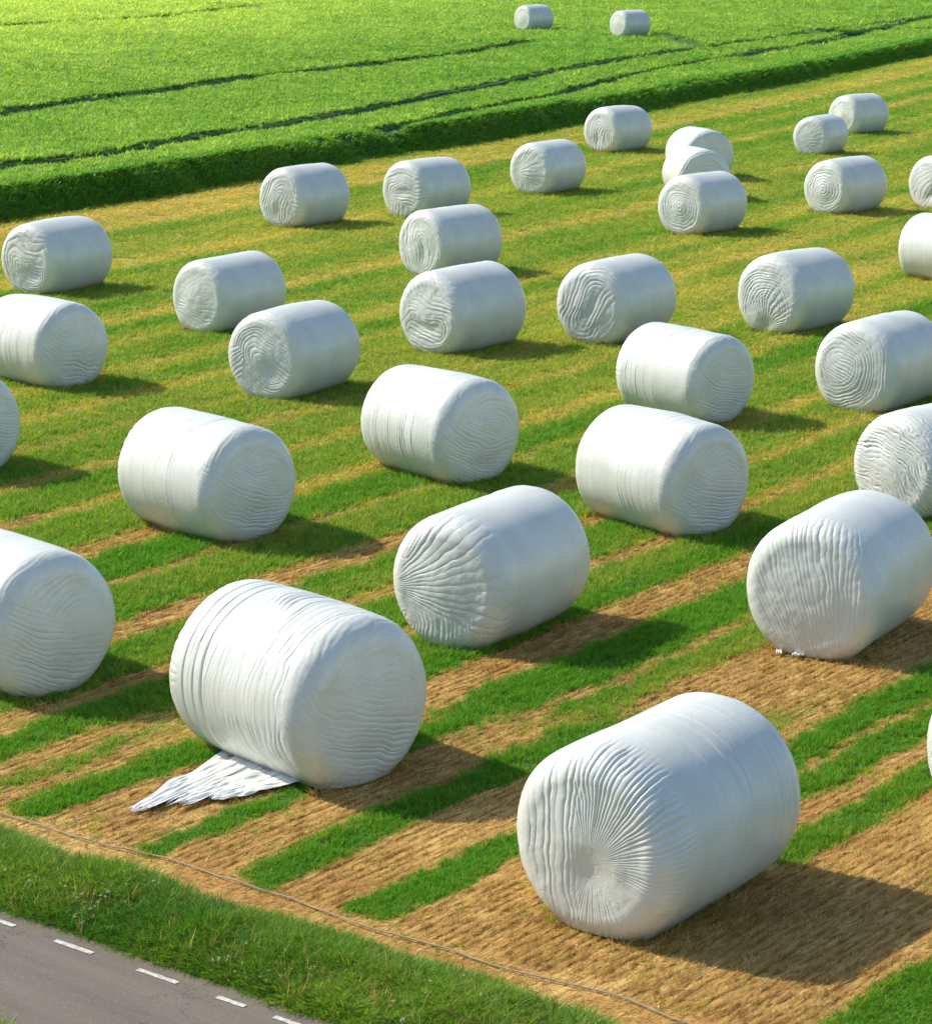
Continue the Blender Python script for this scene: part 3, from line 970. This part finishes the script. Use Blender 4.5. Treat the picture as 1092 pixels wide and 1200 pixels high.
def sample(n_, y0, y1, margin=1.14, power=2.0):
    """ground points spread so that their number per solid angle stays even"""
    # density ~ 1/y^2 over a widening wedge -> pdf(y) ~ y * y^-2 ; log-uniform
    y = np.exp(RNG.uniform(math.log(y0), math.log(y1), n_))
    x = RNG.uniform(-1, 1, n_) * (.205 * y * margin + .4)
    return x, y

def outside_bales(x, y, pad=-.02):
    ok = np.ones(len(x), bool)
    for (bx, by, yw, sc, *_r) in BALES:
        c, s_ = math.cos(rad(yw)), math.sin(rad(yw))
        u_ = (x - bx) * c + (y - by) * s_
        v_ = -(x - bx) * s_ + (y - by) * c
        ok &= ~((np.abs(u_) < HL * sc - .12 + pad) & (np.abs(v_) < .36 * sc + pad))
    return ok

def rotz(n_, ang=None, tilt=.12):
    r = np.zeros((n_, 3))
    r[:, 0] = RNG.normal(0, tilt, n_)
    r[:, 1] = RNG.normal(0, tilt, n_)
    r[:, 2] = RNG.uniform(0, 2 * math.pi, n_) if ang is None else ang
    return r

grass_p = [proto_blades('grass_tuft', 20, .075, .038, .0030, .75, M_GRASS, k) for k in range(5)]
verge_p = [proto_blades('verge_tuft', 22, .15, .045, .0032, .8, M_VERGE, 20 + k, 3) for k in range(5)]
straw_p = [proto_straw('straw_bits', 22, .10, .0013, M_STRAW, 40 + k) for k in range(5)]
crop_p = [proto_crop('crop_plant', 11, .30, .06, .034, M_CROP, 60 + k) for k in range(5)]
weed_p = [proto_blades('broadleaf_weed', 12, .085, .03, .010, 1.3, M_WEED, 90 + k, 3) for k in range(3)]
stalk_p = [proto_blades('dry_stalk', 5, .19, .05, .0022, .5, M_STRAW, 95 + k, 3) for k in range(2)]
flow_p = [proto_blades('flower_head', 7, .02, .012, .006, 1.0, M_FLOWER, 80 + k) for k in range(2)]

def row_angle(y):
    return np.arctan2(1.0, .38 + .43 * np.exp(-(y - 14) / 45))

# green sward of the mown field
def field_grass(n_):
    x, y = sample(n_, 12.0, 135)
    e = e_of(x, y)
    q = q_of(x, y)
    g, v = cover(x, y)
    pk = np.clip(g * 1.25, 0, 1)
    pk = np.where(y > 26, .55 + .45 * pk, pk + .03 + .10 * sst(.1, .5, noise(x * 2.5, y * 2.5, 0, 18)))
    ok = (e < .25) & (q > 1.16) & (RNG.random(n_) < pk) & (v < .3) & outside_bales(x, y)
    x, y, g = x[ok], y[ok], g[ok]
    m = len(x)
    k = np.maximum(y / 17.0, .85)
    hz = np.clip(k, .85, 1.5) * (.55 + .5 * g) * RNG.uniform(.7, 1.25, m)
    hz = np.where(y < 19, hz * (.8 + .35 * noise(x * 3, y * 3, 0, 71)), hz * .85)
    sc = np.stack([k, k, hz], 1)
    yel = .20 * sst(19, 30, y) + .56 * (1 - g) + .16 * fbm(x * .5, y * .35, 0, 72) + .20 * noise(s_of(x, y) * 2.2, y * .05, 0, 73)
    tint = np.clip(yel + RNG.normal(0, .09, m), 0, 1)
    scatter('field_grass', grass_p, np.stack([x, y, zg(x, y) - .004], 1), sc, rotz(m), tint)
field_grass(230000)

def foot_tufts():
    """taller grass and pushed-up straw left standing round the foot of each bale"""
    Pg, Ps = [], []
    for (bx, by, yw, sc_, *_r) in BALES:
        if by > 90:
            continue
        n_ = int(520 if by < 30 else 300)
        c, s_ = math.cos(rad(yw)), math.sin(rad(yw))
        t = RNG.uniform(0, 4, n_)
        a, b = (HL - .09) * sc_, .37 * sc_
        u_ = np.where(t < 1, RNG.uniform(-a, a, n_), np.where(t < 2, RNG.uniform(-a, a, n_), np.where(t < 3, -a, a)))
        v_ = np.where(t < 1, -b, np.where(t < 2, b, RNG.uniform(-b, b, n_)))
        u_, v_ = u_ + RNG.normal(0, .035, n_), v_ + RNG.normal(0, .035, n_)
        x, y = bx + u_ * c - v_ * s_, by + u_ * s_ + v_ * c
        g, v = cover(x, y)
        isg = RNG.random(n_) < g * .9 + .08
        Pg.append(np.stack([x, y], 1)[isg])
        Ps.append(np.stack([x, y], 1)[~isg])
    for P, nm, pr in ((np.concatenate(Pg), 'foot_grass', grass_p), (np.concatenate(Ps), 'foot_straw', straw_p)):
        m = len(P)
        k = np.maximum(P[:, 1] / 24.0, .8) * RNG.uniform(.6, 1.2, m)
        z = zg(P[:, 0], P[:, 1])
        tl = .15 if nm == 'foot_grass' else .45
        scatter(nm, pr, np.stack([P[:, 0], P[:, 1], z], 1), np.stack([k, k, np.minimum(k, 1.3) * 1.15], 1), rotz(m, None, tl), np.clip(.35 + RNG.normal(0, .15, m), 0, 1))
foot_tufts()

def field_straw(n_):
    x, y = sample(n_, 12.0, 70)
    q = q_of(x, y)
    g, v = cover(x, y)
    s = s_of(x, y)
    rows = .5 + .5 * np.sin(s * 2 * math.pi / .105 + .9 * noise(x * .8, y * .8, 0, 75))
    pk = np.clip(1.05 - g * 1.5, 0, 1) * (.05 + .95 * rows ** 2)
    pk = pk * (1 - .75 * sst(26, 48, y))
    ok = (q > .82) & (v < .6) & (RNG.random(n_) < pk) & (e_of(x, y) < .1) & outside_bales(x, y)
    x, y = x[ok], y[ok]
    m = len(x)
    k = np.clip(y / 17.0, .8, 1.35) * .8
    edge = q_of(x, y) < 1.35
    ang = row_angle(y) + RNG.normal(0, .09, m) + (RNG.random(m) < .10) * RNG.normal(0, .7, m)
    ang = np.where(edge, RNG.uniform(0, math.pi, m), ang) + math.pi * RNG.integers(0, 2, m)
    sc = np.stack([k, k, np.clip(k, .8, 1.6)], 1) * np.where(edge, .6, 1.0)[:, None]
    tint = np.clip(.50 + .35 * fbm(x * 1.1, y * 1.1, 0, 76) + RNG.normal(0, .28, m), 0, 1)
    scatter('stubble_straw', straw_p, np.stack([x, y, zg(x, y)], 1), sc, rotz(m, ang, .05), tint)
field_straw(260000)

def verge_grass(n_):
    t = RNG.uniform(-3.2, 6.6, n_)
    q = RNG.uniform(-.05, 1.15, n_)
    far = RNG.random(n_) < .12
    q = np.where(far, RNG.uniform(-2.3, -1.14, n_), q)
    x, y = RP[0] + RD[0] * t + RN[0] * q, RP[1] + RD[1] * t + RN[1] * q
    g, v = cover(x, y)
    ok = RNG.random(n_) < v
    x, y, q = x[ok], y[ok], q[ok]
    m = len(x)
    cl = fbm(x * 2.2, y * 2.2, 0, 81)
    h = (.75 + .75 * cl) * np.clip(.35 + 1.3 * np.clip(q, 0, .5), .35, 1) * sst(1.05, .7, q + .1 * cl) + .25
    h = np.where(q < -1, .5, h * .82)
    sc = np.stack([np.full(m, 1.0), np.full(m, 1.0), h], 1) * RNG.uniform(.75, 1.25, m)[:, None]
    tint = np.clip(.42 + .6 * fbm(x * 1.6, y * 1.6, 0, 82) + RNG.normal(0, .12, m), 0, 1)
    scatter('verge_grass', verge_p, np.stack([x, y, zg(x, y) - .004], 1), sc, rotz(m, None, .2), tint)
    wq = fbm(x * 3.1, y * 3.1, 0, 87)
    jw = np.nonzero((wq > .12) & (RNG.random(m) < .30) & (q > .08))[0]
    scatter('verge_weeds', weed_p, np.stack([x[jw], y[jw], zg(x[jw], y[jw])], 1), np.repeat(RNG.uniform(.5, 1.1, len(jw))[:, None], 3, 1) * np.array([1, 1, 1.0]), rotz(len(jw), None, .2), np.clip(RNG.normal(.3, .25, len(jw)), 0, 1))
    js = RNG.integers(0, m, 900)
    scatter('verge_dry_stalks', stalk_p, np.stack([x[js], y[js], zg(x[js], y[js])], 1), np.repeat(RNG.uniform(.6, 1.2, 900)[:, None], 3, 1), rotz(900, None, .25), RNG.random(900))
    # tiny white flowers among it
    k = 380
    j = RNG.integers(0, m, k * 3)
    wgt = RNG.random(k * 3) < np.clip(.05 + 1.5 * noise(x[j] * 2.0, y[j] * 2.0, 0, 83), 0, 1)
    j = j[wgt & (np.abs(q[j]) < .8)][:k]
    fx, fy = x[j] + RNG.normal(0, .02, len(j)), y[j] + RNG.normal(0, .02, len(j))
    P = np.stack([fx, fy, zg(fx, fy) + .10 * h[j] + RNG.uniform(0, .04, len(j))], 1)
    scatter('verge_flowers', flow_p, P, np.repeat(RNG.uniform(.4, .95, len(j))[:, None], 3, 1), rotz(len(j), None, .5), RNG.random(len(j)))
verge_grass(52000)

def crop_leaves(n_):
    x, y = sample(n_, 46, 300, 1.12)
    # the steep front of the crop needs plants from foot to top
    ne = n_ // 9
    ye = np.exp(RNG.uniform(math.log(48), math.log(150), ne))
    xe = g_of(ye) + EDGE_S - RNG.uniform(-.1, .75, ne) / .9
    x, y = np.concatenate([x, xe]), np.concatenate([y, ye])
    e = e_of(x, y)
    dmin = np.full(len(x), 9.0)
    for pts, hw_, dp in TRACKS:
        dmin = np.minimum(dmin, (poly_dist(x, y, pts) + .10 * noise(x * .8, y * .8, 0, 63)) / hw_)
    for bx, by in CROP_BALES:
        dmin = np.minimum(dmin, np.hypot(x - bx, y - by) / .8)
    ok = (e > .02) & (np.abs(x) < .25 * y + 2) & ((dmin > 1.5) | (RNG.random(len(x)) < .02))
    x, y, e = x[ok], y[ok], e[ok]
    m = len(x)
    k = np.clip(y / 150, .5, 1.7)
    z = canopy_z(x, y) - .12 - .06 * (k - 1)
    z = np.where(e < .6, zg(x, y) + (z - zg(x, y)) * np.sqrt(RNG.random(m)), z)
    sc = np.stack([k, k, np.clip(k, .6, 1.1)], 1) * RNG.uniform(.75, 1.3, m)[:, None]
    tint = np.clip(.34 + .36 * sst(8, 90, e) + .18 * fbm(x * .07, y * .035, 0, 85) + .10 * noise(x * .5, y * .3, 0, 86) + .45 * sst(.06, -.2, x / y) * sst(5, 70, e) + RNG.normal(0, .13, m), 0, 1)  # paler with distance and to the left: hazy glow painted into leaf tint
    tint = np.where(e < 1.0, tint * .4, tint)  # front edge leaves darkened: shade of the crop face put into their tint
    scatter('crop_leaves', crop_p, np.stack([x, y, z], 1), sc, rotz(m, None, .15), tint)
crop_leaves(360000)
